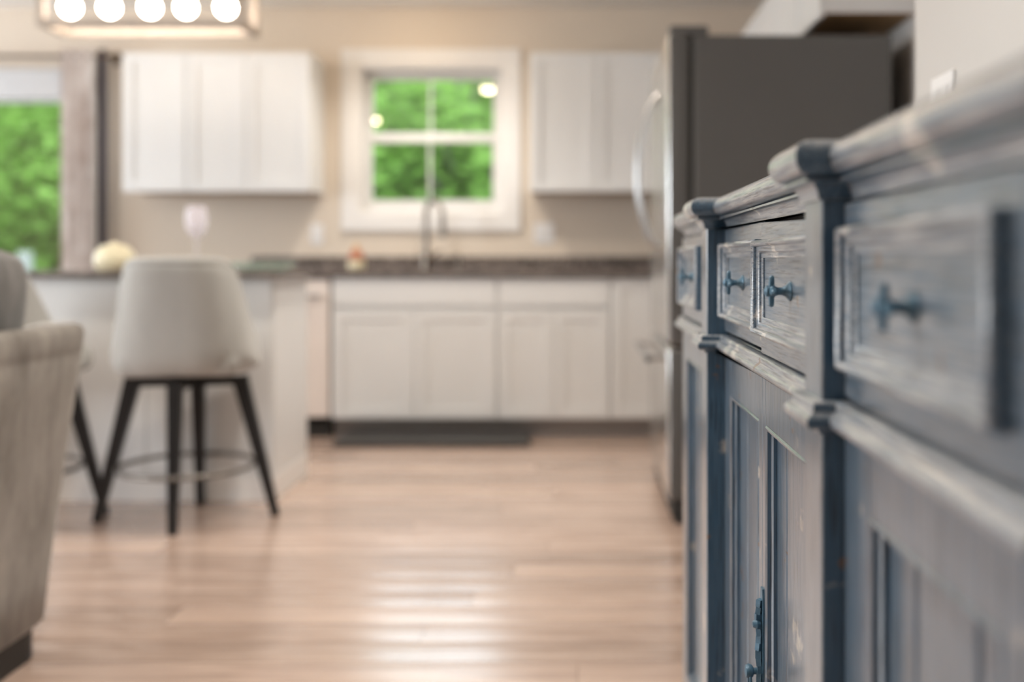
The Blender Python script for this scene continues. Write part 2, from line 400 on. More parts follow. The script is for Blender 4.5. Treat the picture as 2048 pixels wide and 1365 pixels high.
W2 = (.6, 2.3, 0.75, 2.25); W3 = (4.15, 5.65, .75, 2.25)
struct('wall_left', wall_holes('y', XL - .15, XL, YF, YB, [W2, W3]), M['beige'])
struct('wall_front', wall_holes('x', YF - .15, YF, XL - .15, XN + .15, []), M['pale_wall'])
struct('wall_right', newbox(XN, XR + .15, YF, YC, 0, H), M['pale_wall'])
struct('wall_right_far', newbox(XR, XR + .15, YC, YB, 0, H), M['pale_wall'])
struct('ceiling', newbox(XL - .15, XR + .15, YF - .15, YB + .15, H, H + .12), M['ceil'])

# floor: crowned planks running across the view
fl = structroot('floor', (0, 0, 0))
struct('subfloor', newbox(XL - .15, XR + .15, YF - .15, YB + .15, -.06, -.012), M['subfloor'], fl)
PW = 0.133
cache = {}
def plank_mesh(L):
    k = round(L, 2)
    if k in cache: return cache[k]
    bm = bmesh.new(); n = 6; hw = PW / 2 - 0.0007; prof = []
    for i in range(n + 1):
        t = -1 + 2 * i / n; prof.append((t * hw, -0.0019 * t * t))
    prof = [(-hw, -.012)] + prof + [(hw, -.012)]
    A = [bm.verts.new((0, y, z)) for y, z in prof]; B = [bm.verts.new((k - .0012, y, z)) for y, z in prof]
    for i in range(len(prof)):
        j = (i + 1) % len(prof); bm.faces.new((A[i], A[j], B[j], B[i]))
    bm.faces.new(A[::-1]); bm.faces.new(B)
    bmesh.ops.recalc_face_normals(bm, faces=bm.faces)
    me = D.meshes.new('plank'); bm.to_mesh(me); bm.free(); me.materials.append(M['floor'])
    for p in me.polygons: p.use_smooth = True
    me.set_sharp_from_angle(angle=math.radians(25))
    cache[k] = me
    return me
row = 0; y = YB - PW / 2; npl = 0; rest = bmesh.new()
while y > YF:
    xr = XR if y > YC else XN
    x = XL - R.choice([0, .3, .6, .9, 1.2])
    while x < xr:
        L = R.choice([1.3, 1.5, 1.8, 2.0])
        a = max(x, XL); b_ = min(x + L, xr)
        if b_ - a > 0.03:
            if y > 0.55:
                o = D.objects.new('plank', plank_mesh(round(b_ - a, 2))); COL.objects.link(o); o.parent = fl
                o.location = (a, y, 0); o.rotation_euler = (R.uniform(-.006, .006), 0, 0); npl += 1
            else:
                box(rest, a, b_ - .0012, y - PW / 2 + .0007, y + PW / 2 - .0007, -.012, -.0004)
        x += L
    y -= PW
o = struct('plank_field', rest, M['floor'], fl); o['kind'] = 'stuff'

# sink window
def sash(bm, x0, x1, z0, z1, y0, y1, w, wb=None):
    wb = wb or w
    box(bm, x0, x0 + w, y0, y1, z0, z1, .004); box(bm, x1 - w, x1, y0, y1, z0, z1, .004)
    box(bm, x0 + w, x1 - w, y0, y1, z0, z0 + wb, .004); box(bm, x0 + w, x1 - w, y0, y1, z1 - w, z1, .004)
    return bm
wn = structroot('window_1', (-0.89, YB, 1.257))
cw = 0.108
struct('casing', newbox(WIN[0] - cw, WIN[0], YB - .02, YB, WIN[2] - cw, WIN[3] + cw, bev=.004), M['trim'], wn)
struct('casing', newbox(WIN[1], WIN[1] + cw, YB - .02, YB, WIN[2] - cw, WIN[3] + cw, bev=.004), M['trim'], wn)
struct('casing', newbox(WIN[0], WIN[1], YB - .02, YB, WIN[3], WIN[3] + cw, bev=.004), M['trim'], wn)
struct('casing', newbox(WIN[0], WIN[1], YB - .02, YB, WIN[2] - cw, WIN[2], bev=.004), M['trim'], wn)
bm = bmesh.new()
box(bm, WIN[0], WIN[0] + .012, YB - .005, YB + .15, WIN[2], WIN[3]); box(bm, WIN[1] - .012, WIN[1], YB - .005, YB + .15, WIN[2], WIN[3])
box(bm, WIN[0] + .012, WIN[1] - .012, YB - .005, YB + .15, WIN[3] - .012, WIN[3]); box(bm, WIN[0] + .012, WIN[1] - .012, YB - .005, YB + .15, WIN[2], WIN[2] + .012)
struct('jamb', bm, M['trim'], wn)
s1 = struct('upper_sash', sash(bmesh.new(), WIN[0] + .012, WIN[1] - .012, 1.70, WIN[3] - .012, YB + .085, YB + .115, .052), M['vinyl'], wn)
s2 = struct('lower_sash', sash(bmesh.new(), WIN[0] + .012, WIN[1] - .012, WIN[2] + .012, 1.742, YB + .05, YB + .083, .052, .068), M['vinyl'], wn)
for s, z0, z1, yy in ((s1, 1.745, 2.08, YB + .10), (s2, 1.33, 1.695, YB + .066)):
    struct('pane', newbox(WIN[0] + .06, WIN[1] - .06, yy - .002, yy + .002, z0, z1), M['pane'], s)
    struct('muntin', newbox(-.911, -.897, yy - .007, yy + .007, z0 - .002, z1 + .002), M['vinyl'], s)

# sliding door at the left of the back wall
dr = structroot('door_1', ((SLD[0] + SLD[1]) / 2, YB + .07, 0))
struct('frame', sash(bmesh.new(), SLD[0], SLD[1], 0, SLD[3], YB - .01, YB + .14, .045), M['vinyl'], dr)
for x0, x1, yy in ((-3.85, -3.08, YB + .05), (-4.57, -3.81, YB + .095)):
    p = struct('sliding_panel', sash(bmesh.new(), x0, x1, .045, SLD[3] - .045, yy - .018, yy + .018, .045, .09), M['vinyl'], dr)
    struct('pane', newbox(x0 + .04, x1 - .04, yy - .003, yy + .003, .13, SLD[3] - .085), M['pane'], p)
struct('blind_cassette', newbox(SLD[0] - .03, SLD[1] + .02, YB - .07, YB, 1.94, 2.12, bev=.01), M['cassette'], dr)
struct('door_handle', newbox(-3.84, -3.815, YB - .012, YB + .03, .95, 1.15, bev=.006), M['steelhandle'], dr)
# the unseen windows that light the room
for i, (hx, wl) in enumerate(((W2, 'left'), (W3, 'left'))):
    w_ = structroot('window_%d' % (i + 2), (XL - .07, (hx[0] + hx[1]) / 2, hx[2]) if wl == 'left' else ((hx[0] + hx[1]) / 2, YF - .07, hx[2]))
    bm = sash(bmesh.new(), hx[0], hx[1], hx[2], hx[3], -.03, .03, .06)
    if wl == 'left': bmesh.ops.transform(bm, matrix=Matrix(((0, 1, 0, XL - .045), (1, 0, 0, 0), (0, 0, 1, 0), (0, 0, 0, 1))), verts=bm.verts)
    else: bmesh.ops.translate(bm, vec=(0, YF - .02, 0), verts=bm.verts)
    struct('sash', bm, M['vinyl'], w_)
    bm = bmesh.new(); c = .08
    for (u0, u1, z0, z1) in ((hx[0] - c, hx[0], hx[2] - c, hx[3] + c), (hx[1], hx[1] + c, hx[2] - c, hx[3] + c), (hx[0], hx[1], hx[3], hx[3] + c), (hx[0], hx[1], hx[2] - c, hx[2])):
        if wl == 'left': box(bm, XL, XL + .018, u0, u1, z0, z1)
        else: box(bm, u0, u1, YF, YF + .018, z0, z1)
    struct('casing', bm, M['trim'], w_)
struct('baseboard_right', newbox(XN - .014, XN, YF, YC, 0, .10, bev=.004), M['trim'])
struct('baseboard_left', newbox(XL, XL + .014, YF, YB, 0, .10, bev=.004), M['trim'])

# ------------------------------------------------------------------ sideboard (distressed blue, along the right wall)
X1, XS, XC = 0.205, 0.224, 0.234       # fronts of the pilasters, side bays, centre bay
P1n, P1f, P2n, P2f = 0.862, 0.925, 1.632, 1.70
YN, YE = 0.49, 2.19
XBK = XN - .016
sb = thing('sideboard', 'distressed blue-grey painted sideboard with four drawers and cross-shaped knobs', 'sideboard', ((X1 + XBK) / 2, (YN + YE) / 2, 0))
Z_MB, Z_MT, Z_TB = 0.82, 0.848, 1.0166
path = [(XBK, YN), (XS, YN), (XS, P1n), (X1, P1n), (X1, P1f), (XC, P1f), (XC, P2n), (X1, P2n), (X1, P2f), (XS, P2f), (XS, YE), (XBK, YE)]
def arc(cx, cz, r, a0, a1, n):
    return [(cx + r * math.cos(math.radians(a0 + (a1 - a0) * i / n)), cz + r * math.sin(math.radians(a0 + (a1 - a0) * i / n))) for i in range(n + 1)]
# carcass: back box standing behind the fronts
bm = bmesh.new()
box(bm, XC + .024, XBK, YN + .004, YE - .004, .05, Z_TB)
link('carcass', bm, M['sb_dark'], sb)
for yy in ((YN, YN + .02), (YE - .02, YE)):
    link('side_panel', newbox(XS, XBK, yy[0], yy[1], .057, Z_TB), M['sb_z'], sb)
# face frame: stiles beside pilasters and rails (behind the door and drawer fronts)
for (a, b_) in ((P1n, P1f), (P2n, P2f)):
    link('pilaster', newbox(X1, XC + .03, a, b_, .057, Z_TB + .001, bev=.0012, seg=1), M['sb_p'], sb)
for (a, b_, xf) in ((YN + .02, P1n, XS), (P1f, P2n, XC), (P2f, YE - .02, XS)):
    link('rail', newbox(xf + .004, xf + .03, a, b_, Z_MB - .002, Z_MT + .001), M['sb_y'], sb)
# top with torus nose, fillets and cove
prof = [(-.01, Z_TB), (.0035, Z_TB), (.0035, Z_TB + .0035)] + arc(.0165, Z_TB + .0035, .012, 180, 100, 6)[1:] + [(.0165, 1.0315), (.0165, 1.034)]
prof += [(.010, 1.035)] + arc(.0125, 1.0505, .0155, -80, 88, 10) + [(.006, 1.067), (-.02, 1.067)]
ptop = [(x + (.009 if x == XS else .006 if x == XC else 0), y) for x, y in path]
bm = bmesh.new(); cols = sweep(bm, ptop, prof)
bm.faces.new([c[-1] for c in cols]); bm.faces.new([c[0] for c in cols][::-1])
bm.faces.new(cols[0][::-1]); bm.faces.new(cols[-1])
bmesh.ops.triangulate(bm, faces=[f for f in bm.faces if len(f.verts) > 4])
link('top', bm, M['sb_top'], sb, smooth=35)
# waist moulding
prof = [(-.012, Z_MB), (.003, Z_MB), (.0045, Z_MB + .004)] + arc(.0095, Z_MB + .011, .0065, -90, 60, 6) + [(.0095, Z_MB + .019)] + arc(.005, Z_MB + .0235, .0045, -60, 90, 5)[1:] + [(-.012, Z_MT)]
bm = bmesh.new(); cols = sweep(bm, path, prof)
bm.faces.new([c[-1] for c in cols]); bm.faces.new([c[0] for c in cols][::-1]); bm.faces.new(cols[0][::-1]); bm.faces.new(cols[-1])
bmesh.ops.triangulate(bm, faces=[f for f in bm.faces if len(f.verts) > 4])
link('waist_moulding', bm, M['sb_top'], sb, smooth=35)
# plinth
prof = [(-.02, 0), (.006, 0), (.006, .05), (.001, .058), (-.02, .058)]
bm = bmesh.new(); cols = sweep(bm, path, prof)
bm.faces.new([c[-1] for c in cols]); bm.faces.new([c[0] for c in cols][::-1]); bm.faces.new(cols[0][::-1]); bm.faces.new(cols[-1])
bmesh.ops.triangulate(bm, faces=[f for f in bm.faces if len(f.verts) > 4])
link('plinth', bm, M['sb_y'], sb, smooth=35)

def rect_frame(x, y0, y1, z0, z1, prof):
    """picture-frame moulding on a plane x = const facing -x; prof [(inward offset, stand-off)]"""
    bm = bmesh.new()
    pth = [(y0, z0), (y1, z0), (y1, z1), (y0, z1)]      # counter-clockwise: left normal points inward
    sweep(bm, pth, prof, closed=True, planemap=lambda c: Vector((x - c.z, c.x, c.y)))
    return bm
FR = [(0, -.002), (0, .0105), (.0012, .0132), (.0038, .0145), (.0062, .0132), (.0075, .0105), (.0080, .0078), (.0118, .0074), (.0140, .0066), (.0152, .0050), (.0156, .0030), (.0195, .0026), (.0215, .0015), (.022, -.002)]
def knob(par, x, y, z, turn):
    bm = bmesh.new()
    lathe(bm, [(.0108, -.001), (.0108, .0012), (.0092, .0028), (.0060, .0055), (.0044, .009), (.0042, .013), (.0055, .0165), (.0085, .0185), (.009, .0195)], (x, y, z), '-x', 24)
    # four-lobed front
    n = 48; f0, f1, fm = [], [], []
    for i in range(n):
        a = 2 * PI * i / n + turn
        r = 0.0072 + 0.0098 * max(0, math.cos(2 * (a - turn))) ** 2.0 if math.cos(2 * (a - turn)) ** 2 > 0 else .0072
        r = 0.0075 + 0.0100 * (math.cos(2 * (2 * PI * i / n)) ** 2) ** 1.6
        c, s = math.cos(a), math.sin(a)
        f0.append(bm.verts.new((x - .0180, y + c * (r - .001), z + s * (r - .001))))
        fm.append(bm.verts.new((x - .0205, y + c * r, z + s * r)))
        f1.append(bm.verts.new((x - .0228, y + c * (r - .0014), z + s * (r - .0014))))
    for A, B in ((f0, fm), (fm, f1)):
        for i in range(n):
            j = (i + 1) % n; bm.faces.new((A[i], A[j], B[j], B[i]))
    cf = bm.verts.new((x - .0245, y, z)); cb = bm.verts.new((x - .0175, y, z))
    for i in range(n):
        j = (i + 1) % n; bm.faces.new((f1[i], f1[j], cf)); bm.faces.new((f0[j], f0[i], cb))
    lathe(bm, [(.0065, .0225), (.006, .0262), (.003, .0282), (.0004, .0288)], (x, y, z), '-x', 16)
    link('knob', bm, M['sb_iron'], par, smooth=40)
def drawer(y0, y1, x, fy0, fy1, ztop=1.0135, zbot=.851, tilt=0.0, dx=0.0, turn=0.0, fz=(.876, .993)):
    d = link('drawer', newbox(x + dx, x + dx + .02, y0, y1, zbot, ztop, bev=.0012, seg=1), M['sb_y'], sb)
    if tilt:
        for v in d.data.vertices:
            if v.co.z > (zbot + ztop) / 2: v.co.z += tilt * (v.co.y + sb.location.y - y0) / (y1 - y0)
    f = link('drawer_moulding', rect_frame(x + dx, fy0, fy1, fz[0], fz[1], FR), M['sb_top'], d, smooth=40)
    knob(d, x + dx, (fy0 + fy1) / 2, (fz[0] + fz[1]) / 2, turn)
    return d
ymid = 1.2885; ydm = 1.300
drawer(YN + .022, P1n - .001, XS, .527, .839, turn=.12)
drawer(P1f + .001, ymid - .0008, XC, P1f + .012, ymid - .0015, ztop=1.0045, zbot=.8495, tilt=.0095, dx=-.0035, turn=.05, fz=(.874, .991))
drawer(ymid + .0008, P2n - .001, XC, ymid + .0015, P2n - .018, ztop=1.0155, zbot=.854, turn=.1)
drawer(P2f + .001, YE - .022, XS, 1.84, 2.165, turn=.2)

def door(y0, y1, x, stile, ztop, zbot, rail, nboard, rng, lo_stile=None, hi_stile=None, cuts=None):
    lo = lo_stile or stile; hi = hi_stile or stile
    bm = bmesh.new()
    box(bm, x, x + .02, y0, y0 + lo, zbot, ztop, .0012, 1); box(bm, x, x + .02, y1 - hi, y1, zbot, ztop, .0012, 1)
    box(bm, x + .0002, x + .02, y0 + lo, y1 - hi, ztop - rail, ztop, .0012, 1); box(bm, x + .0002, x + .02, y0 + lo, y1 - hi, zbot, zbot + rail, .0012, 1)
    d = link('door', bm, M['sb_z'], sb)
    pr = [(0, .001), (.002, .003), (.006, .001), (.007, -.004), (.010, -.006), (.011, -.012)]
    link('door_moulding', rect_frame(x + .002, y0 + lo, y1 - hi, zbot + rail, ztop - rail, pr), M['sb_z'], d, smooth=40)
    w = (y1 - hi - y0 - lo) / nboard
    eds = [y0 + lo] + (cuts or [y0 + lo + i * w for i in range(1, nboard)]) + [y1 - hi]
    for a, e1 in zip(eds, eds[1:]):
        w = e1 - a
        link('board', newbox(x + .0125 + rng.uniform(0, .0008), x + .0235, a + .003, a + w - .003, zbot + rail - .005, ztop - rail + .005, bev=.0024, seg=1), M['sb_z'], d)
    return d
ZD, ZB = Z_MB - .002, .062
door(YN + .022, P1n - .001, XS, .05, ZD, ZB, .05, 3, R, .028, .072, [.605, .717])
dR = door(P1f + .001, ydm - .001, XC, .05, ZD, ZB, .058, 3, R, .05, .022, [1.09, 1.2095])
dL = door(ydm + .001, P2n - .001, XC, .05, ZD, ZB, .058, 3, R, .024, .06)
door(P2f + .001, YE - .022, XS, .06, ZD, ZB, .05, 3, R)
# iron espagnolette on the meeting stiles of the centre doors
bm = bmesh.new(); yy = ydm - .006
n = 14; L0 = []; 
for i in range(n + 1):
    z = .552 - .20 * i / n; w = .006 + .005 * abs(math.sin(i * .75)); L0.append((z, w))
for k in range(2):
    pass
A = [[bm.verts.new((XC - .0002 - dx, yy + s * w, z)) for (z, w) in L0] for dx in (0, .0022) for s in (-1, 1)]
for i in range(n):
    bm.faces.new((A[2][i], A[3][i], A[3][i + 1], A[2][i + 1])); bm.faces.new((A[0][i], A[0][i + 1], A[1][i + 1], A[1][i]))
    bm.faces.new((A[0][i], A[2][i], A[2][i + 1], A[0][i + 1])); bm.faces.new((A[1][i], A[1][i + 1], A[3][i + 1], A[3][i]))
bm.faces.new((A[0][0], A[1][0], A[3][0], A[2][0])); bm.faces.new((A[0][n], A[2][n], A[3][n], A[1][n]))
link('escutcheon', bm, M['sb_iron'], dR)
bm = bmesh.new()
pts = [(XC - .0045 - .0022 * math.sin(i * .62) ** 2, yy - .002 + .0015 * math.sin(i * .5), .538 - .165 * i / 18) for i in range(19)]
for a, b_ in zip(pts, pts[1:]):
    bar(bm, a, b_, .0065, .0075)
lathe(bm, [(.0005, -.0062), (.004, -.005), (.0062, 0), (.004, .005), (.0005, .0062)], (XC - .0085, yy - .002, .507), '-x', 16)
link('bolt_bar', bm, M['sb_iron'], dR, smooth=45)
bm = bmesh.new()
lathe(bm, [(.004, 0), (.0042, .010), (.0075, .012), (.009, .016), (.0075, .020), (.0005, .0218)], (XC - .002, yy, .447), '-x', 20)
tube(bm, [(XC - .017 , yy + .008 * math.cos(a), .433 + .016 * math.sin(a)) for a in [2 * PI * i / 20 for i in range(20)]], .0018, 8, True)
link('pull_ring', bm, M['sb_iron'], dR, smooth=45)

# light switch plate on the wall above the sideboard
sw = thing('switch_plate', 'white double light switch plate on the pale wall above the blue sideboard', 'switch plate', (XN, 1.955, 1.205))
link('plate', newbox(XN - .007, XN, 1.898, 2.013, 1.205, 1.322, bev=.003), M['plate'], sw)
for yy in (1.932, 1.979):
    link('rocker', newbox(XN - .011, XN - .006, yy - .017, yy + .017, 1.23, 1.297, bev=.002), M['plate'], sw)

# ------------------------------------------------------------------ fridge
FY0, FY1 = 3.75, 4.66
fr = thing('fridge', 'tall french-door fridge with dark grey side and stainless steel front', 'fridge', (.74, (FY0 + FY1) / 2, 0))
link('body', newbox(.425, 1.15, FY0, FY1, .03, 1.795, bev=.006), M['fridge'], fr)
link('gasket', newbox(.407, .425, FY0 + .012, FY1 - .012, .09, 1.79), M['fridgedark'], fr)
ym = (FY0 + FY1) / 2
def fdoor(name, y0, y1, z0, z1):
    bm = newbox(.328, .407, y0, y1, z0, z1, bev=.012, seg=3)
    o = link(name, bm, M['steel'], fr, smooth=40)
    o.data.materials.append(M['fridge'])
    for p in o.data.polygons:
        if abs(p.normal.y) > .9 or p.normal.x > .5: p.material_index = 1
    return o
for y0, y1, hy in ((FY0, ym - .003, ym - .055), (ym + .003, FY1, ym + .055)):
    d = fdoor('door', y0, y1, .66, 1.80)
    pts = []
    for i in range(25):
        t = i / 24; pts.append((.332 - .088 * math.sin(PI * t) ** .55, hy, 1.64 - .62 * t))
    link('handle', tube(bmesh.new(), pts, .010, 12), M['steelhandle'], d, smooth=60)
d = fdoor('freezer_drawer', FY0, FY1, .09, .645)
bm = tube(bmesh.new(), [(.262, FY0 + .07, .60), (.262, FY1 - .07, .60)], .0125, 12)
for yy in (FY0 + .12, FY1 - .12): tube(bm, [(.262, yy, .60), (.332, yy, .60)], .010, 10)
link('handle', bm, M['steelhandle'], d, smooth=60)
for yy in (FY0 + .05, FY1 - .05):
    link('hinge_cover', newbox(.335, .48, yy - .045, yy + .045, 1.795, 1.832, bev=.01), M['fridge'], fr)
link('toe_grille', newbox(.345, .43, FY0 + .01, FY1 - .01, .02, .085, bev=.004), M['fridgedark'], fr)
for xx in (.40, 1.08):
    for yy in (FY0 + .05, FY1 - .05):
        link('foot', newbox(xx - .045, xx + .045, yy - .04, yy + .04, 0, .032, bev=.006), M['fridgedark'], fr)

# ------------------------------------------------------------------ cabinets
def shaker(bm, u0, u1, z0, z1, place, fw=.057, t=.019, rec=.008):
    """shaker door in (u, depth, z); place maps (u, d, z) with d=0 at the front face"""
    def b(u_0, u_1, d0, d1, za, zb, bev=.0015):
        t_ = bmesh.new(); box(t_, u_0, u_1, d0, d1, za, zb, bev, 1)
        for v in t_.verts: v.co = place(v.co)
        me = D.meshes.new('tmp'); t_.to_mesh(me); t_.free(); bm.from_mesh(me); D.meshes.remove(me)
    b(u0, u0 + fw, 0, t, z0, z1); b(u1 - fw, u1, 0, t, z0, z1)
    b(u0 + fw, u1 - fw, 0, t, z0, z0 + fw); b(u0 + fw, u1 - fw, 0, t, z1 - fw, z1)
    b(u0 + fw - .002, u1 - fw + .002, rec, t - .001, z0 + fw - .002, z1 - fw + .002, 0)
    return bm
def slab(bm, u0, u1, z0, z1, place, t=.019):
    t_ = bmesh.new(); box(t_, u0, u1, 0, t, z0, z1, .003, 2)
    for v in t_.verts: v.co = place(v.co)
    me = D.meshes.new('tmp'); t_.to_mesh(me); t_.free(); bm.from_mesh(me); D.meshes.remove(me)
    return bm
UY = YB - .33
back_place = lambda Y: (lambda c: Vector((c.x, Y + c.y, c.z)))
def upper_back(label, x0, x1, splits, z0=1.37, z1=2.165):
    c = thing('wall_cabinet', label, 'cabinet', ((x0 + x1) / 2, YB - .16, z0), 'white wall cabinets')
    bm = newbox(x0, x1, UY + .02, YB, z0, z1)
    o = link('body', bm, M['white'], c); o.data.materials.append(M['birch'])
    for p in o.data.polygons:
        if p.normal.z < -.5: p.material_index = 1
    xs = [x0] + splits + [x1]
    for a, b_ in zip(xs, xs[1:]):
        link('door', shaker(bmesh.new(), a + .002, b_ - .002, z0 - .006, z1 - .004, back_place(UY)), M['white'], c)
upper_back('white single-door wall cabinet beside the curtain', -2.607, -2.245, [])
upper_back('white two-door wall cabinet on the curtain side of the sink window', -2.243, -1.535, [-1.905])
upper_back('white two-door wall cabinet between the sink window and the fridge', -.275, .475, [.10])
# right wall run
def upper_right(label, y0, y1, z0, splits, z1=2.20, xf=.885):
    c = thing('wall_cabinet', label, 'cabinet', ((xf + XR) / 2, (y0 + y1) / 2, z0), 'white wall cabinets')
    o = link('body', newbox(xf + .02, XR, y0, y1, z0, z1), M['white'], c); o.data.materials.append(M['birch'])
    for p in o.data.polygons:
        if p.normal.z < -.5: p.material_index = 1
    ys = [y0] + splits + [y1]
    for a, b_ in zip(ys, ys[1:]):
        link('door', shaker(bmesh.new(), a + .002, b_ - .002, z0 - .014, z1 - .004, lambda q: Vector((xf + q.y, q.x, q.z))), M['white'], c)
upper_right('short white wall cabinet with bare wood underside above the fridge', FY0 + .004, FY1 + .02, 1.877, [ym + .01])
upper_right('white wall cabinet in the corner behind the fridge', FY1 + .024, UY - .01, 1.37, [5.26])
# base run on the back wall
CY = 5.58
def base_cab(label, x0, x1, kind):
    c = thing('base_cabinet', label, 'cabinet', ((x0 + x1) / 2, CY + .3, 0), 'white base cabinets')
    link('body', newbox(x0, x1, CY + .02, YB - .002, .105, .88), M['white'], c)
    link('toe_kick', newbox(x0, x1, CY + .085, CY + .10, 0, .105), M['toe'], c)
    pl = back_place(CY)
    if kind != 'door':
        link('drawer_front', slab(bmesh.new(), x0 + .006, x1 - .006, .722, .868, pl), M['white'], c)
        m_ = (x0 + x1) / 2
        for a, b_ in ((x0 + .006, m_ - .0015), (m_ + .0015, x1 - .006)):
            link('door', shaker(bmesh.new(), a, b_, .108, .70, pl), M['white'], c)
    else:
        link('door', shaker(bmesh.new(), x0 + .006, x1 - .006, .108, .868, pl), M['white'], c)
base_cab('wide white sink base cabinet with two doors below the window', -1.346, -.44, 'sink')
base_cab('narrower white base cabinet with one drawer above two doors', -.438, .176, 'drawer')
base_cab('white base cabinet with a full-height door beside the fridge', .178, .60, 'door')
base_cab('white corner base cabinet behind the fridge', .602, XR - .004, 'door')
# worktop with backsplash
wt = thing('worktop', 'dark speckled granite worktop running along the window wall', 'worktop', (-.3, CY + .3, .88))
link('slab', newbox(-1.97, XR - .003, CY - .03, YB - .001, .88, .915, bev=.005), M['granite'], wt)
o = link('backsplash', newbox(-1.97, XR - .003, YB - .022, YB - .001, .915, .995, bev=.003), M['granite'])
tag(o, 'low granite backsplash strip on the wall behind the worktop', 'backsplash')
# dishwasher
dw = thing('dishwasher', 'pale almond dishwasher with steel bar handle beside the sink cabinet', 'dishwasher', (-1.65, CY + .3, 0))
link('body', newbox(-1.95, -1.352, CY + .03, YB - .03, .08, .878), M['fridgedark'], dw)
d = link('door', newbox(-1.947, -1.356, CY - .004, CY + .03, .115, .868, bev=.006), M['almond'], dw)
bm = tube(bmesh.new(), [(-1.91, CY - .045, .775), (-1.393, CY - .045, .775)], .011, 12)
for xx in (-1.88, -1.423): tube(bm, [(xx, CY - .045, .775), (xx, CY - .002, .775)], .008, 10)
link('handle', bm, M['steelhandle'], d, smooth=60)
link('kick_plate', newbox(-1.947, -1.356, CY + .03, CY + .05, 0, .11), M['blackplastic'], dw)
# left end base cabinet, hidden behind the island
base_cab('white base cabinet behind the island next to the dishwasher', -2.60, -1.972, 'drawer')
o = link('worktop', newbox(-2.62, -1.971, CY - .03, YB - .001, .88, .915, bev=.005), M['granite'])
tag(o, 'short granite worktop behind the island next to the curtain', 'worktop')

# mat at the sink
mt = thing('kitchen_mat', 'thick dark rubber mat on the floor before the sink cabinet', 'mat', (-.765, 5.47, 0))
link('pad', newbox(-1.275, -.255, 5.31, 5.64, .0, .032, bev=.008), M['mat'], mt)

# outlets on the back wall
def outlet(label, x, z, w, n):
    o_ = thing('outlet_plate', label, 'outlet', (x, YB, z - .06), 'outlet plates')
    link('plate', newbox(x - w / 2, x + w / 2, YB - .007, YB, z - .06, z + .06, bev=.002), M['plate'], o_)
    for i in range(n):
        cx = x + (i - (n - 1) / 2) * .046
        link('socket', newbox(cx - .016, cx + .016, YB - .010, YB - .006, z - .034, z + .034, bev=.002), M['trim'], o_)
outlet('white single outlet plate on the beige wall left of the sink window', -1.575, 1.13, .072, 1)
outlet('white double outlet plate on the beige wall below the fridge-side wall cabinet', -.205, 1.135, .118, 2)

# faucet
fc = thing('faucet', 'brushed nickel gooseneck kitchen faucet in front of the window', 'faucet', (-.87, 6.02, .915))
k = (6.02 / 2048)
link('base', lathe(bmesh.new(), [(.030, .915), (.030, .921), (.023, .928), (.021, 1.0), (.019, 1.03)], (-.895, 6.02, 0)), M['nickel'], fc, smooth=40)
pts = [(-.895, 6.02, 1.02), (-.895, 6.02, 1.22)] + [(-.895 + .055 - .055 * math.cos(a), 6.02 - .05 * (1 - math.cos(a)) , 1.22 + .10 * math.sin(a)) for a in [PI * i / 14 for i in range(1, 15)]] + [(-.784, 5.918, 1.19)]
link('neck', tube(bmesh.new(), pts, .0155, 14), M['nickel'], fc, smooth=60)
link('spray_head', tube(bmesh.new(), [(-.784, 5.918, 1.20), (-.784, 5.916, 1.16), (-.783, 5.913, 1.10)], [.014, .019, .019], 16), M['nickel'], fc, smooth=50)
link('lever', tube(bmesh.new(), [(-.893, 6.01, .975), (-.86, 6.0, .985), (-.80, 5.99, 1.03)], [.014, .009, .006], 12), M['rod'], fc, smooth=50)
# soap dispenser
sd = thing('soap_dispenser', 'small nickel soap dispenser pump beside the faucet', 'soap dispenser', (-.70, 6.04, .915))
link('base', lathe(bmesh.new(), [(.022, .915), (.022, .922), (.012, .93), (.011, .98)], (-.70, 6.04, 0)), M['nickel'], sd, smooth=40)
link('spout', tube(bmesh.new(), [(-.70, 6.04, .975), (-.70, 6.04, 1.0), (-.705, 6.01, 1.008), (-.71, 5.97, .998)], .007, 10), M['nickel'], sd, smooth=60)
# ornament on the worktop
orn = thing('ornament', 'small cream and terracotta ceramic ornament with pointed tip on the worktop', 'ornament', (-1.255, 5.80, .915))
c0 = (-1.255, 5.80, 0)
link('body', lathe(bmesh.new(), [(.036, .915), (.046, .925), (.050, .948), (.045, .965), (.042, .97)], c0), M['cream'], orn, smooth=60)
link('hat', lathe(bmesh.new(), [(.044, .969), (.048, .977), (.042, 1.0), (.030, 1.02), (.022, 1.032)], c0), M['terracotta'], orn, smooth=60)
link('tip', lathe(bmesh.new(), [(.022, 1.031), (.016, 1.045), (.012, 1.062), (.001, 1.07)], c0), M['tan'], orn, smooth=60)

# ------------------------------------------------------------------ island
IX0, IX1, IY0, IY1 = -3.25, -1.228, 4.117, 4.62
isl = thing('kitchen_island', 'white panelled kitchen island behind the bar stools', 'island', ((IX0 + IX1) / 2, (IY0 + IY1) / 2, 0))
link('body', newbox(IX0, IX1, IY0, IY1, 0, .902), M['white'], isl)
pw = (IX1 - IX0) / 4
for i in range(4):
    link('front_panel', newbox(IX0 + i * pw + .002, IX0 + (i + 1) * pw - .002, IY0 - .008, IY0 + .002, .105, .90, bev=.002), M['white'], isl)
link('end_panel', newbox(IX1 - .002, IX1 + .006, IY0 + .002, IY1, .105, .90, bev=.002), M['white'], isl)
link('baseboard', newbox(IX0, IX1 + .009, IY0 - .012, IY1, 0, .10, bev=.003), M['trim'], isl)
o = link('island_top', newbox(IX0 - .03, IX1 + .04, IY0 - .07, IY1 + .05, .902, .924, bev=.004), M['granite'])
tag(o, 'thin dark granite top lying on the white island', 'worktop')
ZI = .924
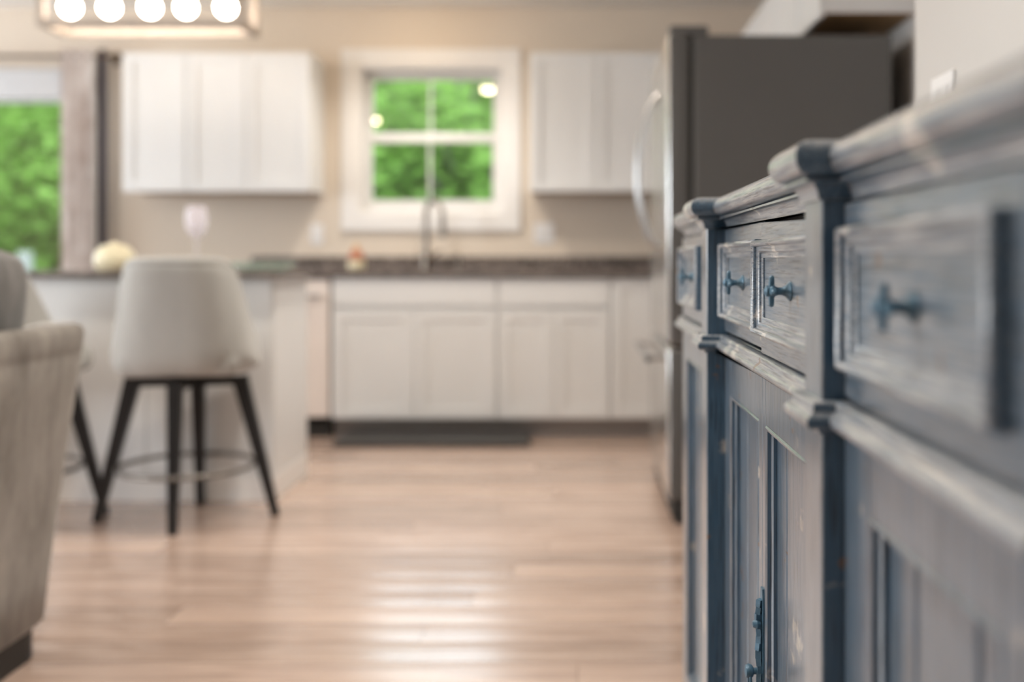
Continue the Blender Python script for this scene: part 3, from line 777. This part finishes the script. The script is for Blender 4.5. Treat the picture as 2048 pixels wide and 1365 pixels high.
# jar
jr = thing('ceramic_jar', 'squat cream yellow lidded ceramic jar on the island', 'jar', (-1.91, 4.22, ZI))
c0 = (-1.91, 4.22, 0)
link('body', lathe(bmesh.new(), [(.058, ZI), (.066, ZI + .004), (.078, ZI + .03), (.080, ZI + .055), (.074, ZI + .078), (.060, ZI + .088)], c0, seg=40), M['cream'], jr, smooth=60)
link('lid', lathe(bmesh.new(), [(.062, ZI + .087), (.063, ZI + .092), (.050, ZI + .104), (.020, ZI + .111), (.012, ZI + .118), (.001, ZI + .121)], c0, seg=40), M['cream'], jr, smooth=60)
# wine glass
wg = thing('wine_glass', 'large pale lilac stemmed wine glass on the island behind the stool', 'glass', (-1.595, 4.28, ZI))
c0 = (-1.595, 4.28, 0)
link('foot', lathe(bmesh.new(), [(.038, ZI), (.038, ZI + .002), (.010, ZI + .006), (.0045, ZI + .014)], c0), M['wine'], wg, smooth=60)
link('stem', lathe(bmesh.new(), [(.0042, ZI + .012), (.0038, ZI + .07), (.0055, ZI + .135)], c0), M['wine'], wg, smooth=60)
link('bowl', lathe(bmesh.new(), [(.005, ZI + .133), (.022, ZI + .142), (.040, ZI + .17), (.047, ZI + .205), (.044, ZI + .24), (.037, ZI + .272), (.035, ZI + .272), (.042, ZI + .24), (.045, ZI + .205), (.038, ZI + .171), (.021, ZI + .145), (.001, ZI + .141)], c0), M['wine'], wg, smooth=60)
# glass trays
for i, (cx, cy, w, lab) in enumerate(((-1.335, 4.33, .155, 'shallow pale green glass dish near the end of the island top'), (-1.62, 4.45, .10, 'small green glass dish on the island near the wine glass'))):
    o = link('glass_dish', lathe(bmesh.new(), [(w * .55, ZI), (w * .62, ZI + .004), (w * .85, ZI + .022), (w * .92, ZI + .036), (w * .90, ZI + .037), (w * .82, ZI + .024), (w * .6, ZI + .008), (.001, ZI + .007)], (cx, cy, 0), seg=40), M['tray'], smooth=60)
    tag(o, lab, 'dish')

# ------------------------------------------------------------------ bar stools
def stool(label, cx, cy, rot, swivel=0.0):
    SW = Matrix.Rotation(swivel, 4, 'Z')
    s = thing('bar_stool', label, 'bar stool', (0, 0, 0), 'bar stools at the island')
    NU, NV = 40, 14
    def surf(u, v, inner):
        # u in [-1,1] around the back (0 = rear centre, rear faces -y), v in [0,1] up
        th = u * math.radians(118)
        e = abs(u)
        ztop = .962 - .02 * e ** 2 - (.26 / (1 + math.exp(-(e - .63) * 20)))
        zbot = .552
        t = v
        z = zbot + (ztop - zbot) * t
        hh = (z - .545) / .41
        a = .264 - .062 * max(0, hh) ** 1.1; b_ = .235 + .035 * hh
        if v < .2: 
            k_ = 1 - .16 * (1 - v / .2) ** 2; a *= k_; b_ *= k_
        if inner: a -= .035; b_ -= .035
        n_ = 2.8
        c, sn = math.cos(th), math.sin(th)
        r = (abs(c) ** n_ + abs(sn) ** n_) ** (-1 / n_)
        return Vector((a * r * sn, -b_ * r * c, z))
    bm = bmesh.new(); g = {}
    for inn in (0, 1):
        for i in range(NU + 1):
            for j in range(NV + 1):
                g[inn, i, j] = bm.verts.new(surf(-1 + 2 * i / NU, j / NV, inn))
    for i in range(NU):
        for j in range(NV):
            bm.faces.new((g[0, i, j], g[0, i + 1, j], g[0, i + 1, j + 1], g[0, i, j + 1]))
            bm.faces.new((g[1, i, j + 1], g[1, i + 1, j + 1], g[1, i + 1, j], g[1, i, j]))
        bm.faces.new((g[0, i, NV], g[0, i + 1, NV], g[1, i + 1, NV], g[1, i, NV])); bm.faces.new((g[1, i, 0], g[1, i + 1, 0], g[0, i + 1, 0], g[0, i, 0]))
    for j in range(NV):
        bm.faces.new((g[0, 0, j], g[0, 0, j + 1], g[1, 0, j + 1], g[1, 0, j])); bm.faces.new((g[1, NU, j], g[1, NU, j + 1], g[0, NU, j + 1], g[0, NU, j]))
    bmesh.ops.transform(bm, matrix=SW, verts=bm.verts)
    o = link('backrest', bm, M['stool'], s, smooth=60)
    md = o.modifiers.new('sub', 'SUBSURF'); md.levels = 1; md.render_levels = 1
    # piping along the rim
    rim = [SW @ ((surf(-1 + 2 * i / NU, 1, 0) + surf(-1 + 2 * i / NU, 1, 1)) / 2 + Vector((0, 0, .002))) for i in range(NU + 1)]
    link('piping', tube(bmesh.new(), rim, .0165, 10), M['stool'], s, smooth=80)
    bm = newbox(-.215, .215, -.20, .20, .548, .655, bev=.045, seg=4); bmesh.ops.transform(bm, matrix=SW, verts=bm.verts); link('seat', bm, M['stool'], s, smooth=60)
    bm = bmesh.new(); box(bm, -.205, .205, -.024, .024, .500, .533); box(bm, -.024, .024, -.20, .20, .500, .533); lathe(bm, [(.10, .533), (.10, .545), (.14, .553)], (0, 0, 0), seg=24)
    a45 = Matrix.Rotation(math.radians(0), 4, 'Z'); bmesh.ops.transform(bm, matrix=a45, verts=bm.verts)
    link('seat_frame', bm, M['black'], s)
    for k, (dx, dy) in enumerate(((1, 0), (0, 1), (-1, 0), (0, -1))):
        rb = .32 if dx else .235
        bm = bmesh.new(); bar(bm, (dx * .19, dy * .19, .532), (dx * rb, dy * rb, 0.004), .056, .050, .030, .030)
        l = link('leg', bm, M['black'], s)
        bm = bmesh.new(); box(bm, dx * rb - .014, dx * rb + .014, dy * rb - .014, dy * rb + .014, 0, .007); link('foot_pad', bm, M['blackplastic'], l)
    ring = [(.243 * math.cos(2 * PI * i / 48), .243 * math.sin(2 * PI * i / 48), .20) for i in range(48)]
    link('footrest', tube(bmesh.new(), ring, .009, 10, True), M['grey_metal'], s, smooth=80)
    s.location = (cx, cy, 0); s.rotation_euler = (0, 0, rot)
    return s
s1 = stool('pale grey upholstered bar stool on black legs seen from behind at the island', -1.465, 3.84, math.radians(9))
s2 = stool('pale grey upholstered bar stool half hidden behind the armchair', -2.10, 3.79, math.radians(19), math.radians(-40))

# ------------------------------------------------------------------ armchair
CHX = -1.65
ac = thing('armchair', 'beige grey chenille armchair with flared back seen from behind', 'armchair', (CHX, 2.23, 0))
def rrect(cx, cy, hx, hy, r, n=8):
    out = []
    for (sx, sy, a0) in ((1, 1, 0), (-1, 1, 90), (-1, -1, 180), (1, -1, 270)):
        for i in range(n + 1):
            a = math.radians(a0 + 90 * i / n); out.append(Vector((cx + sx * (hx - r) + r * math.cos(a), cy + sy * (hy - r) + r * math.sin(a), 0)))
    return out
def chair_section(z, inset):
    t = (z - .07) / .735
    f = t ** 1.15
    return rrect(CHX, 2.23, .345 + .062 * f - inset, .345 + .112 * f - inset, max(.10 + .02 * f - inset * .6, .03))
bm = bmesh.new()
zs = [.07, .09, .2, .32, .44, .56, .66, .725, .735, .742, .76, .785, .80, .808]
ins = [.02, 0, 0, 0, 0, 0, 0, 0, .003, .001, .001, .002, .008, .022]
rings = [[bm.verts.new(v + Vector((0, 0, z))) for v in chair_section(z, i_)] for z, i_ in zip(zs, ins)]
zs2 = [.808, .80, .74, .5, .42]; ins2 = [.05, .068, .075, .08, .085]
rings += [[bm.verts.new(v + Vector((0, 0, z))) for v in chair_section(z, i_)] for z, i_ in zip(zs2, ins2)]
n = len(rings[0])
for a, b_ in zip(rings, rings[1:]):
    for i in range(n):
        j = (i + 1) % n; bm.faces.new((a[i], a[j], b_[j], b_[i]))
bm.faces.new(rings[0][::-1]); bm.faces.new(rings[-1])
# lower the front (facing -x): drop the rim into an open seat
for v in bm.verts:
    if v.co.x < CHX - .15 and v.co.z > .40:
        k_ = min(1, (CHX - .15 - v.co.x) / .12); v.co.z = v.co.z + (.40 + (v.co.z - .40) * .06 - v.co.z) * k_ * (1 if abs(v.co.y - 2.23) < .33 else .45)
link('shell', bm, M['chair'], ac, smooth=50)
link('seat_cushion', newbox(CHX - .35, CHX + .24, 1.98, 2.48, .40, .53, bev=.05, seg=4), M['chair'], ac, smooth=60)
bm = bmesh.new(); A = [bm.verts.new(v) for v in rrect(CHX, 2.23, .325, .325, .09)]; B = [bm.verts.new(v + Vector((0, 0, .075))) for v in rrect(CHX, 2.23, .325, .325, .09)]
for i in range(len(A)):
    j = (i + 1) % len(A); bm.faces.new((A[i], A[j], B[j], B[i]))
bm.faces.new(A[::-1]); bm.faces.new(B)
link('plinth', bm, M['blackplastic'], ac)
# cushion leaning inside the back
bm = bmesh.new(); NU = 20; gg = {}
for s in (0, 1):
    for i in range(NU + 1):
        for j in range(NU + 1):
            u, v = -1 + 2 * i / NU, -1 + 2 * j / NU
            th = .075 * (max(0, (1 - u ** 4) * (1 - v ** 4))) ** .5
            k_ = 1 - .10 * (abs(u * v)) ** 2
            gg[s, i, j] = bm.verts.new((th if s else -th, u * .26 * k_ * (1 - .04 * (1 - abs(v))), v * .236 * k_))
for s in (0, 1):
    for i in range(NU):
        for j in range(NU):
            bm.faces.new((gg[s, i, j], gg[s, i + 1, j], gg[s, i + 1, j + 1], gg[s, i, j + 1]))
bmesh.ops.transform(bm, matrix=Matrix.Translation((CHX + .242, 2.28, .767)) @ Matrix.Rotation(math.radians(9), 4, 'Y'), verts=bm.verts)
bmesh.ops.remove_doubles(bm, verts=bm.verts, dist=1e-4)
o = link('throw_cushion', bm, M['cushion'], smooth=80)
tag(o, 'dark grey cushion propped up inside the armchair', 'cushion')

# ------------------------------------------------------------------ curtain, rod
rd = thing('curtain_rod', 'dark bronze curtain rod above the glass sliding door', 'curtain rod', (-3.75, 6.09, 2.17))
link('rod', tube(bmesh.new(), [(-4.8, 6.09, 2.185), (-2.76, 6.09, 2.185)], .012, 12), M['rod'], rd, smooth=60)
for xx in (-4.82, -2.74): link('finial', lathe(bmesh.new(), [(.001, -.03), (.018, -.02), (.024, 0), (.018, .02), (.001, .03)], (xx, 6.09, 2.185), '-x', 16), M['rod'], rd, smooth=60)
for xx in (-4.7, -2.79):
    bm = tube(bmesh.new(), [(xx, 6.09, 2.185), (xx, YB, 2.185)], .008, 8); box(bm, xx - .02, xx + .02, YB - .008, YB, 2.15, 2.22); link('bracket', bm, M['rod'], rd)
def curtain(name, label, x0, x1, mat, folds, yc):
    bm = bmesh.new(); n = folds * 12; fr_, bk = [], []
    for i in range(n + 1):
        t = i / n; x = x0 + (x1 - x0) * t; yy = yc + .028 * math.sin(2 * PI * folds * t)
        fr_.append([bm.verts.new((x, yy, z)) for z in (.02, .7, 1.5, 2.1, 2.225)]); bk.append([bm.verts.new((x, yy + .004, z)) for z in (.02, .7, 1.5, 2.1, 2.225)])
    for i in range(n):
        for j in range(4):
            bm.faces.new((fr_[i][j], fr_[i + 1][j], fr_[i + 1][j + 1], fr_[i][j + 1])); bm.faces.new((bk[i][j + 1], bk[i + 1][j + 1], bk[i + 1][j], bk[i][j]))
        bm.faces.new((fr_[i][0], bk[i][0], bk[i + 1][0], fr_[i + 1][0])); bm.faces.new((fr_[i][4], fr_[i + 1][4], bk[i + 1][4], bk[i][4]))
    for i in (0, n):
        for j in range(4): bm.faces.new((fr_[i][j], fr_[i][j + 1], bk[i][j + 1], bk[i][j]))
    o = link(name, bm, mat, smooth=80); tag(o, label, 'curtain')
curtain('curtain', 'pale taupe and white printed curtain beside the glass door', -3.06, -2.865, M['curtain'], 3, 6.06)
curtain('blackout_curtain', 'narrow dark plum grey curtain edge beside the printed curtain', -2.862, -2.81, M['navy'], 1, 6.10)

# ------------------------------------------------------------------ chandelier over the island
ch = thing('chandelier', 'open wooden box-frame chandelier with five glowing globe bulbs over the island', 'chandelier', (-2.11, 5.06, 2.10))
cx0, cx1, cy0, cy1, cz0, cz1, t = -2.61, -1.612, 4.93, 5.19, 2.10, 2.385, .034
for z in (cz0, cz1 - t):
    for yy in (cy0, cy1 - t): link('long_bar', newbox(cx0, cx1, yy, yy + t, z, z + t, bev=.002), M['lampwood'], ch)
    for xx in (cx0, cx1 - t): link('short_bar', newbox(xx, xx + t, cy0 + t, cy1 - t, z, z + t, bev=.002), M['lampwood'], ch)
for xx in (cx0, cx1 - t):
    for yy in (cy0, cy1 - t): link('post', newbox(xx, xx + t, yy, yy + t, cz0 + t, cz1 - t, bev=.002), M['lampwood'], ch)
link('socket_rail', newbox(cx0 + t, cx1 - t, 5.045, 5.075, cz1 - .03, cz1 - .005, bev=.002), M['rod'], ch)
for xx in (-2.51, -2.315, -2.115, -1.937, -1.74):
    sk = link('socket', lathe(bmesh.new(), [(.018, 2.262), (.020, 2.27), (.020, 2.32), (.006, 2.325), (.006, 2.36)], (xx, 5.06, 0), seg=20), M['rod'], ch, smooth=40)
    link('bulb', lathe(bmesh.new(), [(.0005, 2.172)] + [(.0475 * math.sin(a), 2.22 - .0475 * math.cos(a)) for a in [PI * i / 12 for i in range(1, 11)]] + [(.016, 2.267)], (xx, 5.06, 0), seg=24), M['bulb'], sk, smooth=80)
for xx in (-2.35, -1.87): link('rod', tube(bmesh.new(), [(xx, 5.06, cz1 - .02), (xx, 5.06, H - .02)], .007, 10), M['rod'], ch, smooth=60)
link('canopy', newbox(-2.42, -1.80, 5.0, 5.12, H - .03, H, bev=.004), M['rod'], ch)

# recessed ceiling lights: flush trim, domed lens and the light itself
def downlight(x, y, power, label):
    c = thing('downlight', label, 'ceiling light', (x, y, H - .03), 'recessed ceiling lights')
    link('trim_ring', lathe(bmesh.new(), [(.062, H - .002), (.062, H - .010), (.092, H - .006), (.092, H)], (x, y, 0), seg=36), M['trim'], c, smooth=40)
    link('lens', lathe(bmesh.new(), [(.062, H - .008), (.055, H - .022), (.04, H - .032), (.02, H - .038), (.001, H - .04)], (x, y, 0), seg=32), M['can'], c, smooth=60)
    l = D.lights.new('downlight_lamp', 'SPOT'); l.energy = power; l.color = (1.0, .93, .84); l.spot_size = math.radians(130); l.spot_blend = .8; l.shadow_soft_size = .06
    o = D.objects.new('downlight_lamp', l); COL.objects.link(o); o.parent = c; o.location = (0, 0, -.03)
downlight(-.93, 5.62, 46, 'recessed warm ceiling light above the sink')
downlight(-.79, 3.52, 78, 'recessed warm ceiling light over the middle of the kitchen floor')
downlight(-2.2, 1.55, 45, 'recessed warm ceiling light above the armchair')
downlight(-.45, 1.25, 48, 'added unseen ceiling light for highlights on the blue sideboard')  # added out of view to bring highlights to the sideboard mouldings
downlight(-.28, 4.55, 42, 'added unseen ceiling light to brighten the base cabinets and floor')  # added out of view to lighten the base cabinet fronts and floor
downlight(-3.4, 3.5, 40, 'recessed warm ceiling light near the left wall')

# ------------------------------------------------------------------ outdoors
struct('ground_outside', newbox(-60, 60, YB + .15, 80, -.6, -.5), M['grass'])
bm = bmesh.new()
gv = [[bm.verts.new((-60 + 6 * i, 20 + 4 * j, -.5 + (0 if j == 0 else .28 * j + R.uniform(-.1, .1)))) for j in range(11)] for i in range(21)]
for i in range(20):
    for j in range(10): bm.faces.new((gv[i][j], gv[i + 1][j], gv[i + 1][j + 1], gv[i][j + 1]))
bb = [bm.verts.new(p) for p in ((-60, 20, -.5), (60, 20, -.5), (60, 60, -.5), (-60, 60, -.5))]; bm.faces.new(bb[::-1])
struct('hillside', bm, M['grass'], smooth=80)
def tree(label, x, y, h, rx, mat, n, seed, trunk=.12):
    g = random.Random(seed)
    t_ = thing('tree', label, 'tree', (x, y, -.5), 'trees behind the house')
    bm = bmesh.new(); tube(bm, [(x, y, -.5), (x + g.uniform(-.1, .1), y, h * .4), (x + g.uniform(-.2, .2), y, h * .85)], [trunk, trunk * .75, trunk * .3], 10)
    for k in range(6):
        z = h * (.25 + .1 * k); a = g.uniform(0, 2 * PI)
        tube(bm, [(x, y, z), (x + math.cos(a) * rx * .6, y + math.sin(a) * rx * .6, z + h * .15)], [trunk * .4, trunk * .1], 6)
    link('trunk', bm, M['bark'], t_, smooth=60)
    vs_, fs = [], []
    cl = [(g.uniform(-.75, .75) * rx, g.uniform(-.75, .75) * rx, g.uniform(.02, .95) * h, g.uniform(.3, .5) * rx) for _ in range(40)]
    for i in range(n):
        c = cl[i % len(cl)]
        while True:
            p = Vector((g.uniform(-1, 1), g.uniform(-1, 1), g.uniform(-1, 1)))
            if p.length < 1: break
        q = Vector((x + c[0], y + c[1], c[2])) + p * c[3]; q.z = max(q.z, -.4)
        s = g.uniform(.07, .15); u = Vector((g.uniform(-1, 1), g.uniform(-1, 1), g.uniform(-.5, .5))).normalized(); w = u.orthogonal().normalized()
        b0 = len(vs_); vs_ += [q - u * s, q + w * s * .5, q + u * s, q - w * s * .5]; fs.append((b0, b0 + 1, b0 + 2, b0 + 3))
    me = D.meshes.new('foliage'); me.from_pydata([v - Vector((x, y, -.5)) for v in vs_], [], fs); me.materials.append(mat)
    o = D.objects.new('foliage', me); COL.objects.link(o); o.parent = t_
tr = [(-1.7, 15.0, 4.3, 1.9, 'leafA', 'bright green bushy tree straight behind the sink window'), (-4.4, 17.0, 4.7, 2.0, 'leafB', 'mid green tree behind the left half of the sink window'),
      (1.4, 17.0, 4.6, 2.0, 'leafB', 'mid green tree to the right of the sink window view'), (-8.0, 14.8, 4.4, 2.0, 'leafA', 'bright green tree close behind the glass door'),
      (-11.5, 18.5, 5.2, 2.4, 'leafB', 'mid green tree further off behind the glass door'), (-6.9, 20.0, 5.4, 2.4, 'leafA', 'bright green tree between the glass door and the sink window'),
      (4.8, 19.0, 5.0, 2.4, 'leafA', 'bright green tree hidden behind the fridge corner'), (-16.5, 20.0, 5.2, 2.4, 'leafA', 'bright green tree at the far left behind the glass door'),
      (-2.2, 21.5, 5.9, 2.6, 'leafA', 'tall bright tree further back behind the sink window'), (-12.0, 25.0, 6.6, 3.0, 'leafA', 'tall bright green tree at the back behind the glass door'),
      (-5.2, 26.5, 6.8, 3.0, 'leafB', 'tall mid green tree at the back behind the sink window')]
for i, (x, y_, h, rx, mt_, lab) in enumerate(tr):
    tree(lab, x, y_, h, rx, M[mt_], 15000, 100 + i)
# deck post and rail outside the sliding door
dk = thing('deck_railing', 'pale wooden deck railing outside the glass door', 'railing', (-5.5, 8.8, -.5))
for xx in (-7.0, -5.88, -4.75, -3.4): link('post', newbox(xx - .045, xx + .045, 8.76, 8.84, -.5, 1.05, bev=.004), M['deckwood'], dk)
for z in (.25, .45, .65, .85): link('cable', tube(bmesh.new(), [(-7.0, 8.8, z), (-3.4, 8.8, z)], .008, 8), M['steelhandle'], dk)

for o in D.objects:
    if '_w' in o: del o['_w']
print('planks', npl, 'objects', len(D.objects))
